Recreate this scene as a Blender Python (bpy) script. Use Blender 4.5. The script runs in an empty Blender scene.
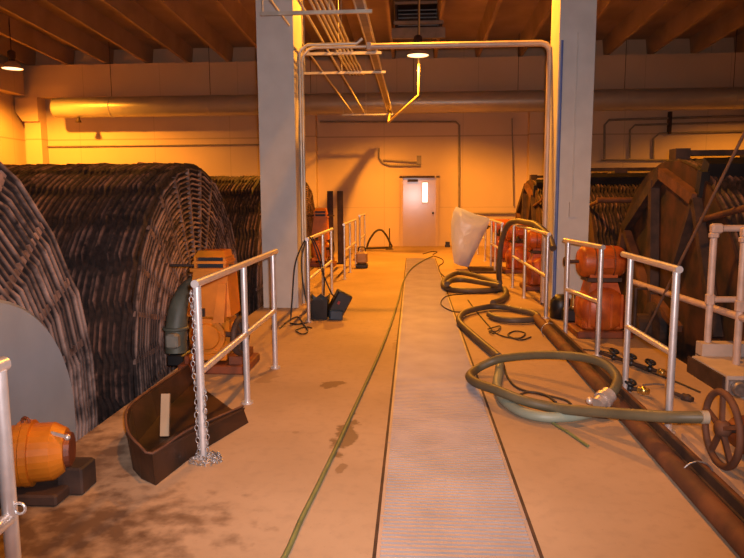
import bpy, math, random
from mathutils import Vector, Matrix
random.seed(7)
scene = bpy.context.scene
COL = scene.collection
PI = math.pi

# ------------------------------------------------------------------ camera
F = 650.0
H = 1.55
r_ = 0.005
a_, b_ = 41.0, 83.0
ua = a_*math.cos(r_) + b_*math.sin(r_)
ub = -a_*math.sin(r_) + b_*math.cos(r_)
pitch = math.atan(ub/F)
yaw = math.atan(ua/F*math.cos(pitch))
Fw = Vector((-math.sin(yaw)*math.cos(pitch), math.cos(yaw)*math.cos(pitch), -math.sin(pitch)))
R0 = Vector((math.cos(yaw), math.sin(yaw), 0))
U0 = R0.cross(Fw)
Rt = R0*math.cos(r_) - U0*math.sin(r_)
Up = U0*math.cos(r_) + R0*math.sin(r_)
CAM = Vector((0, 0, H))
cd = bpy.data.cameras.new('camera'); cam = bpy.data.objects.new('camera', cd); COL.objects.link(cam)
cam.matrix_world = Matrix(((Rt.x, Up.x, -Fw.x, CAM.x), (Rt.y, Up.y, -Fw.y, CAM.y), (Rt.z, Up.z, -Fw.z, CAM.z), (0, 0, 0, 1)))
cd.sensor_width = 36; cd.lens = F/744*36; cd.clip_start = .05
scene.camera = cam

def ray(px, py): return Fw + Rt*((px-372)/F) + Up*((279-py)/F)
def G(px, py, z=0.0):
    d = ray(px, py); t = (z-H)/d.z; return CAM + d*t
def AX(px, py, X):
    d = ray(px, py); return CAM + d*(X/d.x)
def AY(px, py, Y):
    d = ray(px, py); return CAM + d*(Y/d.y)

# ------------------------------------------------------------------ materials
def M(name, col, rough=.6, metal=0., var=.25, scale=6., col2=None, bump=0., detail=4., stretch=None, spec=.5):
    m = bpy.data.materials.new(name); m.use_nodes = True
    nt = m.node_tree; N = nt.nodes; L = nt.links
    b = N['Principled BSDF']
    b.inputs['Roughness'].default_value = rough; b.inputs['Metallic'].default_value = metal
    b.inputs['Specular IOR Level'].default_value = spec
    tc = N.new('ShaderNodeTexCoord'); no = N.new('ShaderNodeTexNoise')
    no.inputs['Scale'].default_value = scale; no.inputs['Detail'].default_value = detail
    src = tc.outputs['Object']
    if stretch:
        mp = N.new('ShaderNodeMapping'); mp.inputs['Scale'].default_value = stretch
        L.new(src, mp.inputs['Vector']); src = mp.outputs['Vector']
    L.new(src, no.inputs['Vector'])
    cr = N.new('ShaderNodeValToRGB'); cr.color_ramp.elements[0].position = .35; cr.color_ramp.elements[1].position = .65
    c2 = col2 if col2 else tuple(c*(1-var) for c in col)
    cr.color_ramp.elements[0].color = (*c2, 1); cr.color_ramp.elements[1].color = (*col, 1)
    L.new(no.outputs['Fac'], cr.inputs['Fac']); L.new(cr.outputs['Color'], b.inputs['Base Color'])
    if bump:
        bp = N.new('ShaderNodeBump'); bp.inputs['Strength'].default_value = bump; bp.inputs['Distance'].default_value = .02
        L.new(no.outputs['Fac'], bp.inputs['Height']); L.new(bp.outputs['Normal'], b.inputs['Normal'])
    return m
def emit(name, col, s):
    m = bpy.data.materials.new(name); m.use_nodes = True
    b = m.node_tree.nodes['Principled BSDF']
    b.inputs['Base Color'].default_value = (*col, 1); b.inputs['Emission Color'].default_value = (*col, 1)
    b.inputs['Emission Strength'].default_value = s
    return m
def math_node(nt, op, a, b=None, c=None):
    n = nt.nodes.new('ShaderNodeMath'); n.operation = op
    for i, v in enumerate((a, b, c)):
        if v is None: continue
        if isinstance(v, (int, float)): n.inputs[i].default_value = v
        else: nt.links.new(v, n.inputs[i])
    return n.outputs[0]
def mix(nt, fac, a, b):
    n = nt.nodes.new('ShaderNodeMix'); n.data_type = 'RGBA'
    if isinstance(fac, (int, float)): n.inputs[0].default_value = fac
    else: nt.links.new(fac, n.inputs[0])
    for k, v in ((6, a), (7, b)):
        if isinstance(v, tuple): n.inputs[k].default_value = (*v, 1)
        else: nt.links.new(v, n.inputs[k])
    return n.outputs[2]
def noise(nt, vec, scale, detail=3.):
    n = nt.nodes.new('ShaderNodeTexNoise'); n.inputs['Scale'].default_value = scale; n.inputs['Detail'].default_value = detail
    nt.links.new(vec, n.inputs['Vector']); return n.outputs['Fac']
def ramp(nt, fac, p0, p1):
    n = nt.nodes.new('ShaderNodeMapRange'); n.inputs['From Min'].default_value = p0; n.inputs['From Max'].default_value = p1
    nt.links.new(fac, n.inputs['Value']); return n.outputs[0]

def floor_material():
    m = bpy.data.materials.new('floor_concrete'); m.use_nodes = True
    nt = m.node_tree; L = nt.links; b = nt.nodes['Principled BSDF']
    geo = nt.nodes.new('ShaderNodeNewGeometry'); pos = geo.outputs['Position']
    big = noise(nt, pos, .9, 5); fine = noise(nt, pos, 14, 6)
    c = mix(nt, ramp(nt, big, .35, .68), (.36, .245, .155), (.46, .32, .21))
    c = mix(nt, math_node(nt, 'MULTIPLY', ramp(nt, fine, .5, .75), .35), c, (.27, .19, .13))
    spk = noise(nt, pos, 60, 2)
    c = mix(nt, math_node(nt, 'MULTIPLY', ramp(nt, spk, .68, .74), .5), c, (.25, .18, .12))
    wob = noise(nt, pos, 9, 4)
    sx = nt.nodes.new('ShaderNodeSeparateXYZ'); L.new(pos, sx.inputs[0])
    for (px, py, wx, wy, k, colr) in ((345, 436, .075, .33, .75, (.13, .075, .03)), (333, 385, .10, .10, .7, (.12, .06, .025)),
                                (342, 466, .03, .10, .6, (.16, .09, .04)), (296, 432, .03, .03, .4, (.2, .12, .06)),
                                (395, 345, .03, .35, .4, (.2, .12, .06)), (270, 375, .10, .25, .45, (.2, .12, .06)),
                                (70, 530, .6, .40, .85, (.09, .045, .025)), (85, 460, .36, .45, .75, (.10, .05, .028)), (200, 520, .22, .06, .5, (.16, .09, .05)), (105, 415, .12, .6, .7, (.10, .05, .028))):  # bottom-left patches: wet stains, with the near drum's shade painted in too
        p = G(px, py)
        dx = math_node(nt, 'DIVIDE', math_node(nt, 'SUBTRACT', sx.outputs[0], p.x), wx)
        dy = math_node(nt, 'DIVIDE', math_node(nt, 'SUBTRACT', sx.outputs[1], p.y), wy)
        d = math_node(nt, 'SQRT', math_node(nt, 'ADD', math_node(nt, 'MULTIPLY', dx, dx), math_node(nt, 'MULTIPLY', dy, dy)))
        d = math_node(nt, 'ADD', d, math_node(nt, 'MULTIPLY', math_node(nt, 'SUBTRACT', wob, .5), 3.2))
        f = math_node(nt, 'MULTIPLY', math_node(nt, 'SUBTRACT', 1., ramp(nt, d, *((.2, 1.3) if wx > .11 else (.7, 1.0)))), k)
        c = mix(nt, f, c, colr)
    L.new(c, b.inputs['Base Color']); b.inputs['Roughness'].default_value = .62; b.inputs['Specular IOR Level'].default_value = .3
    bp = nt.nodes.new('ShaderNodeBump'); bp.inputs['Strength'].default_value = .15; bp.inputs['Distance'].default_value = .01
    L.new(fine, bp.inputs['Height']); L.new(bp.outputs['Normal'], b.inputs['Normal'])
    return m
def wall_material():
    m = bpy.data.materials.new('painted_wall'); m.use_nodes = True
    nt = m.node_tree; L = nt.links; b = nt.nodes['Principled BSDF']
    geo = nt.nodes.new('ShaderNodeNewGeometry'); pos = geo.outputs['Position']
    sx = nt.nodes.new('ShaderNodeSeparateXYZ'); L.new(pos, sx.inputs[0])
    big = noise(nt, pos, .5, 4)
    c = mix(nt, ramp(nt, big, .3, .7), (.56, .425, .29), (.65, .50, .345))
    hz = math_node(nt, 'LESS_THAN', math_node(nt, 'ABSOLUTE', math_node(nt, 'SUBTRACT', sx.outputs[2], 3.36)), .022)
    hz2 = math_node(nt, 'LESS_THAN', math_node(nt, 'ABSOLUTE', math_node(nt, 'SUBTRACT', sx.outputs[2], 1.2)), .012)
    fx = math_node(nt, 'FRACT', math_node(nt, 'DIVIDE', math_node(nt, 'ADD', math_node(nt, 'ADD', sx.outputs[0], sx.outputs[1]), 50.2), 2.4))
    vt = math_node(nt, 'LESS_THAN', fx, .009)
    k = math_node(nt, 'MAXIMUM', math_node(nt, 'MAXIMUM', hz, math_node(nt, 'MULTIPLY', hz2, .6)), math_node(nt, 'MULTIPLY', vt, .6))
    c = mix(nt, math_node(nt, 'MULTIPLY', k, .45), c, (.22, .15, .10))
    L.new(c, b.inputs['Base Color']); b.inputs['Roughness'].default_value = .7; b.inputs['Specular IOR Level'].default_value = .25
    return m
def ridge_material(name, radial):
    # tips painted lighter for wear and light, grooves dark for dirt and shade; follows the thing's own ridges
    m = bpy.data.materials.new(name); m.use_nodes = True
    nt = m.node_tree; L = nt.links; b = nt.nodes['Principled BSDF']
    tc = nt.nodes.new('ShaderNodeTexCoord'); ob = tc.outputs['Object']
    n1 = noise(nt, ob, 2.2, 5); n2 = noise(nt, ob, 16, 4)
    at = nt.nodes.new('ShaderNodeAttribute'); at.attribute_name = 'tip'
    tip = at.outputs['Fac']
    worn_lit = math_node(nt, 'MULTIPLY', ramp(nt, tip, .42, .95), ramp(nt, math_node(nt, 'ADD', math_node(nt, 'MULTIPLY', n1, .6), math_node(nt, 'MULTIPLY', n2, .4)), *((.40, .58) if not radial else (.34, .52))))
    c = mix(nt, ramp(nt, n2, .35, .7), (.014, .010, .010), (.045, .026, .022))
    c = mix(nt, worn_lit, c, (.25, .135, .105) if not radial else (.40, .26, .215))
    L.new(c, b.inputs['Base Color']); b.inputs['Roughness'].default_value = .75; b.inputs['Specular IOR Level'].default_value = .3
    bp = nt.nodes.new('ShaderNodeBump'); bp.inputs['Strength'].default_value = .5; bp.inputs['Distance'].default_value = .02
    L.new(n2, bp.inputs['Height']); L.new(bp.outputs['Normal'], b.inputs['Normal'])
    return m

floor_m = floor_material(); wall_m = wall_material()
shell_m = ridge_material('ridged_segments', False); face_m = ridge_material('ridged_end', True)
ceil_m = M('ceiling_concrete', (.40, .27, .17), .85, var=.25, scale=1.2)
conc_m = M('column_concrete', (.64, .62, .59), .8, var=.12, scale=3, bump=.1)
dark_m = M('pit_concrete', (.09, .065, .05), .85, var=.4, scale=2)
galv_m = M('galvanised_pipe', (.80, .77, .77), .32, .68, var=.12, scale=20)
pink_m = M('primer_pipe', (.62, .47, .40), .5, .1, var=.2, scale=10)
grate_m = M('grating_bars', (.38, .312, .295), .5, .15, col2=(.30, .245, .23), scale=2.5)
rust_m = M('rust', (.16, .062, .028), .75, .1, col2=(.085, .035, .02), scale=7, bump=.3)
rustd_m = M('dark_rust', (.075, .04, .028), .7, .2, col2=(.03, .018, .015), scale=6, bump=.3)
plate_m = M('rusty_plate', (.085, .03, .014), .7, .1, col2=(.010, .007, .007), scale=3.4, bump=.3, detail=6)
black_m = M('black_paint', (.015, .014, .016), .45, var=.4)
orangr_m = M('red_orange_enamel', (.50, .105, .012), .42, col2=(.26, .045, .01), scale=5, bump=.06)
orange_m = M('orange_enamel', (.66, .20, .012), .42, var=.35, scale=5, bump=.06)
orangd_m = M('grimy_orange', (.22, .05, .012), .55, col2=(.12, .03, .012), scale=9)
gray_m = M('grey_cover_paint', (.36, .37, .39), .5, var=.12, scale=3)
green_m = M('greenish_housing', (.13, .125, .09), .55, var=.4, scale=6)
hose_m = M('olive_hose', (.125, .105, .06), .5, var=.3, scale=5)
hoseg_m = M('grey_hose', (.105, .088, .075), .5, var=.3, scale=5)
teal_m = M('teal_hose', (.27, .31, .24), .5, var=.3, scale=3)
garden_m = M('green_garden_hose', (.155, .175, .065), .5, var=.25, scale=8)
cord_m = M('cord_rubber', (.045, .028, .02), .6)
wood_m = M('board_wood', (.40, .26, .15), .7, var=.3, scale=8, stretch=(1, 1, .2))
trough_m = M('trough_steel', (.065, .028, .015), .45, .35, col2=(.018, .011, .008), scale=4, bump=.15)
chain_m = M('chain_steel', (.42, .38, .37), .42, .7, var=.4, scale=30)
cond_m = M('conduit', (.62, .58, .50), .4, .35, var=.15, scale=6)
tray2_m = M('primed_conduit', (.56, .44, .36), .45, .2, var=.15, scale=6)
tray_m = M('cable_tray', (.30, .25, .20), .6, .3, var=.2)
duct_m = M('duct_metal', (.52, .47, .38), .38, .35, var=.1, scale=2)
door_m = M('door_paint', (.50, .37, .31), .17, var=.05, scale=2)
frame_m = M('door_frame_paint', (.55, .40, .28), .5, var=.05)
plast_m = M('white_plastic', (.66, .73, 1.0), .3, var=.05, scale=5)
brass_m = M('brass', (.70, .48, .15), .3, .9, var=.2)
white_m = M('white_tape', (.85, .82, .78), .5, var=.05)
blue_m = M('blue_light_fringe', (.13, .20, .50), .5, var=.2)
refl_m = M('reflector', (.70, .62, .50), .35, .5, var=.1)
bulb_m = emit('bulb_glow', (1., .62, .22), 28.)
reflector_glow_m = emit('reflector_glow', (1., .70, .34), 2.6)
pane_m = emit('lit_pane', (1., .93, .86), 1.6)

# ------------------------------------------------------------------ mesh builder
def frame_of(d):
    d = d.normalized(); a = Vector((0, 0, 1)) if abs(d.z) < .9 else Vector((1, 0, 0))
    u = d.cross(a).normalized(); v = d.cross(u).normalized(); return u, v
def smooth_path(pts, n=6):
    pts = [Vector(p) for p in pts]
    if len(pts) < 3: return pts
    P = [2*pts[0]-pts[1]] + pts + [2*pts[-1]-pts[-2]]; out = []
    for i in range(1, len(P)-2):
        for k in range(n):
            t = k/n; a, b, c, d = P[i-1], P[i], P[i+1], P[i+2]
            out.append(.5*((2*b)+(c-a)*t+(2*a-5*b+4*c-d)*t*t+(3*b-a-3*c+d)*t*t*t))
    out.append(pts[-1]); return out
class MB:
    def __init__(s): s.v = []; s.f = []; s.sm = []; s.tip = None
    def add(s, vs, fs, smooth=False):
        o = len(s.v); s.v += [Vector(x) for x in vs]; s.f += [tuple(i+o for i in f) for f in fs]; s.sm += [smooth]*len(fs); return s
    def box(s, c, size, rz=0., rx=0., ry=0., bev=0.):
        x, y, z = (k/2 for k in size); c = Vector(c)
        m = Matrix.Rotation(rz, 3, 'Z') @ Matrix.Rotation(ry, 3, 'Y') @ Matrix.Rotation(rx, 3, 'X')
        if bev <= 0:
            vs = [m @ Vector((i, j, k)) + c for i in (-x, x) for j in (-y, y) for k in (-z, z)]
            return s.add(vs, [(0, 1, 3, 2), (4, 6, 7, 5), (0, 4, 5, 1), (2, 3, 7, 6), (0, 2, 6, 4), (1, 5, 7, 3)])
        b = min(bev, x*.9, y*.9, z*.9)
        lay = []
        def ring(hx, hy, hz):
            return [(-hx+b, -hy, hz), (hx-b, -hy, hz), (hx, -hy+b, hz), (hx, hy-b, hz), (hx-b, hy, hz), (-hx+b, hy, hz), (-hx, hy-b, hz), (-hx, -hy+b, hz)]
        lay = [ring(x-b, y-b, -z), ring(x, y, -z+b), ring(x, y, z-b), ring(x-b, y-b, z)]
        vs = [m @ Vector(p) + c for r in lay for p in r]; fs = []
        for k in range(3):
            for i in range(8): fs.append((k*8+i, k*8+(i+1) % 8, k*8+8+(i+1) % 8, k*8+8+i))
        fs.append(tuple(range(7, -1, -1))); fs.append(tuple(range(24, 32)))
        return s.add(vs, fs)
    def cyl(s, p0, p1, r0, r1=None, seg=14, caps=True):
        r1 = r0 if r1 is None else r1
        p0, p1 = Vector(p0), Vector(p1); u, v = frame_of(p1-p0)
        vs = []
        for p, r in ((p0, r0), (p1, r1)):
            for i in range(seg):
                a = 2*PI*i/seg; vs.append(p+u*(r*math.cos(a))+v*(r*math.sin(a)))
        s.add(vs, [(i, (i+1) % seg, seg+(i+1) % seg, seg+i) for i in range(seg)], True)
        if caps:
            s.add(vs[:seg], [tuple(range(seg-1, -1, -1))]); s.add(vs[seg:], [tuple(range(seg))])
        return s
    def tube(s, pts, r, seg=10, sm=True, n=6):
        P = smooth_path(pts, n) if sm else [Vector(p) for p in pts]
        u = None; vs = []; k = len(P)
        for i, p in enumerate(P):
            d = (P[min(i+1, k-1)]-P[max(i-1, 0)]).normalized()
            if u is None: u, w = frame_of(d)
            u = (u-d*u.dot(d)).normalized(); w = d.cross(u)
            for j in range(seg):
                a = 2*PI*j/seg; vs.append(p+u*(r*math.cos(a))+w*(r*math.sin(a)))
        fs = [(i*seg+j, i*seg+(j+1) % seg, (i+1)*seg+(j+1) % seg, (i+1)*seg+j) for i in range(k-1) for j in range(seg)]
        s.add(vs, fs, True)
        s.add(vs[:seg], [tuple(range(seg-1, -1, -1))]); s.add(vs[-seg:], [tuple(range(seg))])
        return s
    def lathe(s, o, ax, prof, seg=28, smooth=True):
        o = Vector(o); ax = Vector(ax).normalized(); u, v = frame_of(ax); vs = []
        for r, h in prof:
            for i in range(seg):
                a = 2*PI*i/seg; vs.append(o+ax*h+u*(r*math.cos(a))+v*(r*math.sin(a)))
        n = len(prof)
        return s.add(vs, [(k*seg+i, k*seg+(i+1) % seg, (k+1)*seg+(i+1) % seg, (k+1)*seg+i) for k in range(n-1) for i in range(seg)], smooth)
    def torus(s, o, ax, R, r, seg=32, k=8, sx=1., rot=0.):
        o = Vector(o); ax = Vector(ax).normalized(); u, v = frame_of(ax); vs = []
        u, v = u*math.cos(rot)+v*math.sin(rot), v*math.cos(rot)-u*math.sin(rot)
        for i in range(seg):
            a = 2*PI*i/seg; d = u*math.cos(a)*sx+v*math.sin(a)
            for j in range(k):
                b = 2*PI*j/k; vs.append(o+d*R+d.normalized()*(r*math.cos(b))+ax*(r*math.sin(b)))
        return s.add(vs, [(i*k+j, ((i+1) % seg)*k+j, ((i+1) % seg)*k+(j+1) % k, i*k+(j+1) % k) for i in range(seg) for j in range(k)], True)
    def bar(s, p0, p1, w, h):
        p0, p1 = Vector(p0), Vector(p1); u, v = frame_of(p1-p0); vs = []
        for p in (p0, p1):
            for a, b in ((-1, -1), (1, -1), (1, 1), (-1, 1)): vs.append(p+u*(a*w/2)+v*(b*h/2))
        return s.add(vs, [(0, 3, 2, 1), (4, 5, 6, 7), (0, 1, 5, 4), (1, 2, 6, 5), (2, 3, 7, 6), (3, 0, 4, 7)])
    def prism(s, poly, e):
        # poly: list of 3-D points, e: extrusion vector
        e = Vector(e); P = [Vector(p) for p in poly]; n = len(P)
        return s.add(P+[p+e for p in P], [tuple(range(n-1, -1, -1)), tuple(range(n, 2*n))] + [(i, (i+1) % n, n+(i+1) % n, n+i) for i in range(n)])
    def sphere(s, c, r, seg=14, rings=8, sc=(1, 1, 1)):
        c = Vector(c); vs = []
        for k in range(rings+1):
            t = PI*k/rings
            for i in range(seg):
                a = 2*PI*i/seg; vs.append(c+Vector((r*math.sin(t)*math.cos(a)*sc[0], r*math.sin(t)*math.sin(a)*sc[1], r*math.cos(t)*sc[2])))
        return s.add(vs, [(k*seg+i, (k+1)*seg+i, (k+1)*seg+(i+1) % seg, k*seg+(i+1) % seg) for k in range(rings) for i in range(seg)], True)
    def build(s, name, mat, parent=None, world=True):
        if parent is not None:
            off = Vector((0, 0, 0))
            if world:
                q = parent
                while q is not None: off += q.location; q = q.parent
        else:
            off = Vector((0, 0, 0))
            if world:
                xs = [v.x for v in s.v]; ys = [v.y for v in s.v]; zs = [v.z for v in s.v]
                off = Vector(((min(xs)+max(xs))/2, (min(ys)+max(ys))/2, min(zs)))
        me = bpy.data.meshes.new(name); me.from_pydata([tuple(v-off) for v in s.v], [], s.f); me.update()
        me.polygons.foreach_set('use_smooth', s.sm)
        if s.tip is not None:
            at = me.attributes.new('tip', 'FLOAT', 'POINT'); at.data.foreach_set('value', s.tip)
        me.materials.append(mat)
        o = bpy.data.objects.new(name, me); COL.objects.link(o)
        if parent is not None: o.parent = parent
        else: o.location = off
        return o
def tag(o, label=None, cat=None, group=None, kind=None):
    if label: o['label'] = label
    if cat: o['category'] = cat
    if group: o['group'] = group
    if kind: o['kind'] = kind
    return o
def thing(name, loc, label, cat, group=None):
    o = bpy.data.objects.new(name, None); COL.objects.link(o); o.location = loc; o.empty_display_size = .1
    return tag(o, label, cat, group)
def copy_tree(o, parent=None):
    c = o.copy(); COL.objects.link(c); c.parent = parent
    for ch in [x for x in bpy.data.objects if x.parent == o]: copy_tree(ch, c)
    return c
def ordinal(i): return ['first', 'second', 'third', 'fourth', 'fifth', 'sixth', 'seventh', 'eighth', 'ninth', 'tenth', 'eleventh', 'twelfth', 'thirteenth', 'fourteenth', 'fifteenth', 'sixteenth', 'seventeenth'][i]

# ------------------------------------------------------------------ setting
YB = 20.3            # back wall
XL, XR, YN = -12.3, 13.0, -5.0
PIT = -2.3
def zc(y): return 6.535 - .047*y      # underside of the ceiling ribs
EL, ER = -2.15, 2.52                  # walkway edges
GX0, GX1, GY0, NP, GP = -.165, .56, 1.1, 16, .95
GY1 = GY0 + NP*GP
m = MB()
for x0, x1, y0, y1 in ((EL, GX0, YN, YB), (GX1, ER, YN, YB), (GX0, GX1, YN, GY0), (GX0, GX1, GY1, YB)):
    m.box(((x0+x1)/2, (y0+y1)/2, -.12), (x1-x0, y1-y0, .24))
m.box((2.06, 7.2, -.12), (.01, .01, .2))
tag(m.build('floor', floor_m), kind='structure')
m = MB(); m.box(((GX0+GX1)/2, (GY0+GY1)/2, -.2), (GX1-GX0, GY1-GY0, .1)); tag(m.build('trim_1', dark_m), kind='structure')
m = MB(); m.box(((XL+XR)/2, (YN+YB)/2, PIT-.1), (XR-XL, YB-YN, .2))
m.box((EL+.15, (YN+YB)/2, (PIT-.24)/2), (.3, YB-YN, -PIT-.24)); m.box((ER-.15, (YN+YB)/2, (PIT-.24)/2), (.3, YB-YN, -PIT-.24))
tag(m.build('floor', dark_m), kind='structure')
for nm, x0, x1, y0, y1 in (('wall_back', XL-.3, XR+.3, YB, YB+.3), ('wall_near', XL-.3, XR+.3, YN-.3, YN), ('wall_left', XL-.3, XL, YN, YB), ('wall_right', XR, XR+.3, YN, YB)):
    m = MB(); m.box(((x0+x1)/2, (y0+y1)/2, (PIT+7.5)/2), (x1-x0, y1-y0, 7.5-PIT)); tag(m.build(nm, wall_m), kind='structure')
m = MB()
y0, y1 = YN, YB
m.add([(XL, y0, zc(y0)+.5), (XR, y0, zc(y0)+.5), (XR, y1, zc(y1)+.5), (XL, y1, zc(y1)+.5), (XL, y0, zc(y0)+.8), (XR, y0, zc(y0)+.8), (XR, y1, zc(y1)+.8), (XL, y1, zc(y1)+.8)],
      [(0, 1, 2, 3), (7, 6, 5, 4), (0, 4, 5, 1), (1, 5, 6, 2), (2, 6, 7, 3), (3, 7, 4, 0)])
k = -5
while True:
    x = -5.59 + 1.25*k; k += 1
    if x > XR-.2: break
    if x < XL+.2: continue
    w0, w1 = .04, .10
    P = [(x-w0, y0, zc(y0)), (x+w0, y0, zc(y0)), (x+w1, y0, zc(y0)+.52), (x-w1, y0, zc(y0)+.52)]
    m.prism(P, (0, y1-y0, zc(y1)-zc(y0)))
tag(m.build('ceiling', ceil_m), kind='structure')
# girder under the ribs on the back wall, ledge beam on the left wall, pilasters
m = MB(); m.box(((XL+XR)/2, YB-.2, (4.62+zc(YB-.4)-.02)/2), (XR-XL, .4, zc(YB-.4)-.02-4.62)); tag(m.build('trim_2', wall_m), kind='structure')
m = MB(); m.box((XL+.2, (YN+YB-.5)/2, 5.05), (.4, YB-.5-YN, .75)); tag(m.build('trim_3', wall_m), kind='structure')
for i, (xa, xb) in enumerate(((-12.05, -11.55), (-3.3, -2.95), (3.45, 4.05), (9.9, 10.5))):
    m = MB(); m.box(((xa+xb)/2, YB-.18, (PIT+4.62)/2), (xb-xa, .36, 4.62-PIT))
    if i == 0:
        xm = (xa+xb)/2
        m.prism([(xa-.22, YB-.36, 4.62), (xb, YB-.36, 4.62), (xb, YB-.36, 3.9), (xa, YB-.36, 3.9), (xa-.22, YB-.36, 4.2)], (0, -.1, 0))
    tag(m.build('trim_%d' % (4+i), wall_m), kind='structure')

# door in the back wall
d0 = AY(403, 177, YB); d1 = AY(435.5, 247, YB)
m = MB(); m.box(((d0.x+d1.x)/2, YB-.03, 1.05), (d1.x-d0.x, .06, 2.1)); dr = tag(m.build('door_1', door_m), kind='structure')
m = MB()
for x in (d0.x-.05, d1.x+.05): m.box((x, YB-.05, 1.08), (.1, .1, 2.16))
m.box(((d0.x+d1.x)/2, YB-.05, 2.15), (d1.x-d0.x+.2, .1, .1)); m.build('door_frame', frame_m, dr)
m = MB(); p = AY(425, 192.5, YB-.065); m.box(p, (.20, .03, .66)); m.build('window_frame', frame_m, dr)
m = MB(); m.box((p.x, p.y-.012, p.z), (.16, .03, .60)); m.build('window_pane', pane_m, dr)
m = MB(); p = AY(433, 213, YB-.1); m.cyl((p.x, YB-.06, p.z), (p.x, YB-.1, p.z), .02); m.sphere((p.x, YB-.12, p.z), .035); m.build('door_knob', black_m, dr)
m = MB(); m.box(((d0.x+d1.x)/2-.02, YB-.12, 2.13), (d1.x-d0.x-.05, .04, .06)); m.box((d0.x+.3, YB-.13, 2.02), (.32, .06, .07)); m.build('door_closer', rustd_m, dr)

# ------------------------------------------------------------------ columns
def column(x0, x1, y0, y1, label):
    m = MB(); z1 = zc(y1)+.5
    m.prism([(x0, y0, 0), (x1, y0, 0), (x1, y1, 0), (x0, y1, 0)], (0, 0, z1))
    return tag(m.build('concrete_column', conc_m), label, 'column', 'square concrete columns flanking the walkway')
column(AY(259.5, 150, 8.92).x, AY(295.5, 150, 8.92).x, 8.92, 9.6, 'grey square concrete column rising behind the chained railing on the left')
column(AY(556, 150, 8.95).x, AY(591.5, 150, 8.95).x, 8.95, 9.5, 'grey square concrete column on the right beside the orange motor and hose')

# ------------------------------------------------------------------ grating
m = MB(); w = GX1-GX0-.006
n = 27; st = GP/n
for i in range(n):
    m.box((0, -GP/2+st*(i+.5), -.016), (w-.03, st*.52, .024))
for sx in (-1, 1): m.box((sx*(w/2-.012), 0, -.02), (.024, GP-.008, .036))
gm = m.build('grating_panel', grate_m, None, False)
for i in range(NP):
    o = gm if i == 0 else gm.copy()
    if i: COL.objects.link(o)
    o.location = ((GX0+GX1)/2, GY0+GP*(i+.5), .004)
    tag(o, '%s grating panel of the walkway strip, counting from the camera end' % ordinal(i) if i < NP-1 else 'last grating panel of the walkway strip, at the door end', 'floor grating', 'grating panels down the walkway')
m = MB()
for x in (GX0+.002, GX1-.002): m.box((x, (GY0+GY1)/2, -.005), (.016, GY1-GY0, .022))
tag(m.build('trim_9', rustd_m), kind='structure')
m = MB()
for i in range(NP+1): m.box(((GX0+GX1)/2, GY0+GP*i + (.03 if i == 0 else -.03 if i == NP else 0), -.0925), (GX1-GX0-.004, .05, .112))
tag(m.build('trim_8', dark_m), kind='structure')

# ------------------------------------------------------------------ drum filters
NS = 26
def shell_mesh(R, L, spacing=.062, sub=4):
    m = MB(); seg = NS*sub; rings = int(L/spacing); tip = []
    prof = []
    for k in range(rings):
        x = k*spacing
        prof += [(x, 0), (x+spacing*.40, 1), (x+spacing*.60, 1), (x+spacing*.80, 0)]
    for kk, (x, t) in enumerate(prof):
        for i in range(seg):
            a = 2*PI*i/seg; loc = (i % sub)/sub
            poly = math.cos(PI/NS)/math.cos((loc-.5)*2*PI/NS)
            rnd = random.Random((kk//4)*977 + (i//sub)*31).random()
            low = .55+.45*random.Random((i//sub)*7+(kk//40)*3).random()
            amp = .05*(.4+.6*rnd)*t*low
            r = R*poly - .05 + amp - (.018 if i % sub == 0 else 0.)
            xx = x + .03*(loc-.4) + .014*(rnd-.5)
            m.v.append(Vector((-xx, r*math.cos(a), r*math.sin(a))))
            tip.append(t*(.5+.5*rnd) if i % sub else t*.25)
    n = len(prof)
    for k in range(n-1):
        for i in range(seg): m.f.append((k*seg+i, k*seg+(i+1) % seg, (k+1)*seg+(i+1) % seg, (k+1)*seg+i)); m.sm.append(False)
    m.f.append(tuple((n-1)*seg+i for i in range(seg))); m.sm.append(False)
    m.tip = tip; return m
def face_mesh(R, r0, spacing=.058, sub=4):
    m = MB(); seg = NS*sub; tip = []; prof = []
    k = 0
    while r0+(k+1)*spacing < R-.02:
        r = r0+k*spacing; prof += [(r, 0), (r+spacing*.35, 1), (r+spacing*.62, 1), (r+spacing*.8, 0)]; k += 1
    prof += [(R-.05, 0)]
    for q, (r, t) in enumerate(prof):
        for i in range(seg):
            a = 2*PI*i/seg; rnd = random.Random((q//4)*311 + (i//sub)*17+5).random()
            loc = (i % sub)/sub
            poly = math.cos(PI/NS)/math.cos((loc-.5)*2*PI/NS)
            rr = r*poly + .035*(loc-.4)
            m.v.append(Vector((.045*t*(.55+.45*rnd), rr*math.cos(a), rr*math.sin(a)))); tip.append(t*(.5+.5*rnd) if i % sub else t*.6)
    n = len(prof)
    for k in range(n-1):
        for i in range(seg): m.f.append((k*seg+i, (k+1)*seg+i, (k+1)*seg+(i+1) % seg, k*seg+(i+1) % seg)); m.sm.append(False)
    m.tip = tip; return m
RD = 1.99
rib_m = M('worn_bar', (.34, .21, .17), .7, .1, col2=(.06, .035, .03), scale=7, bump=.2)
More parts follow.
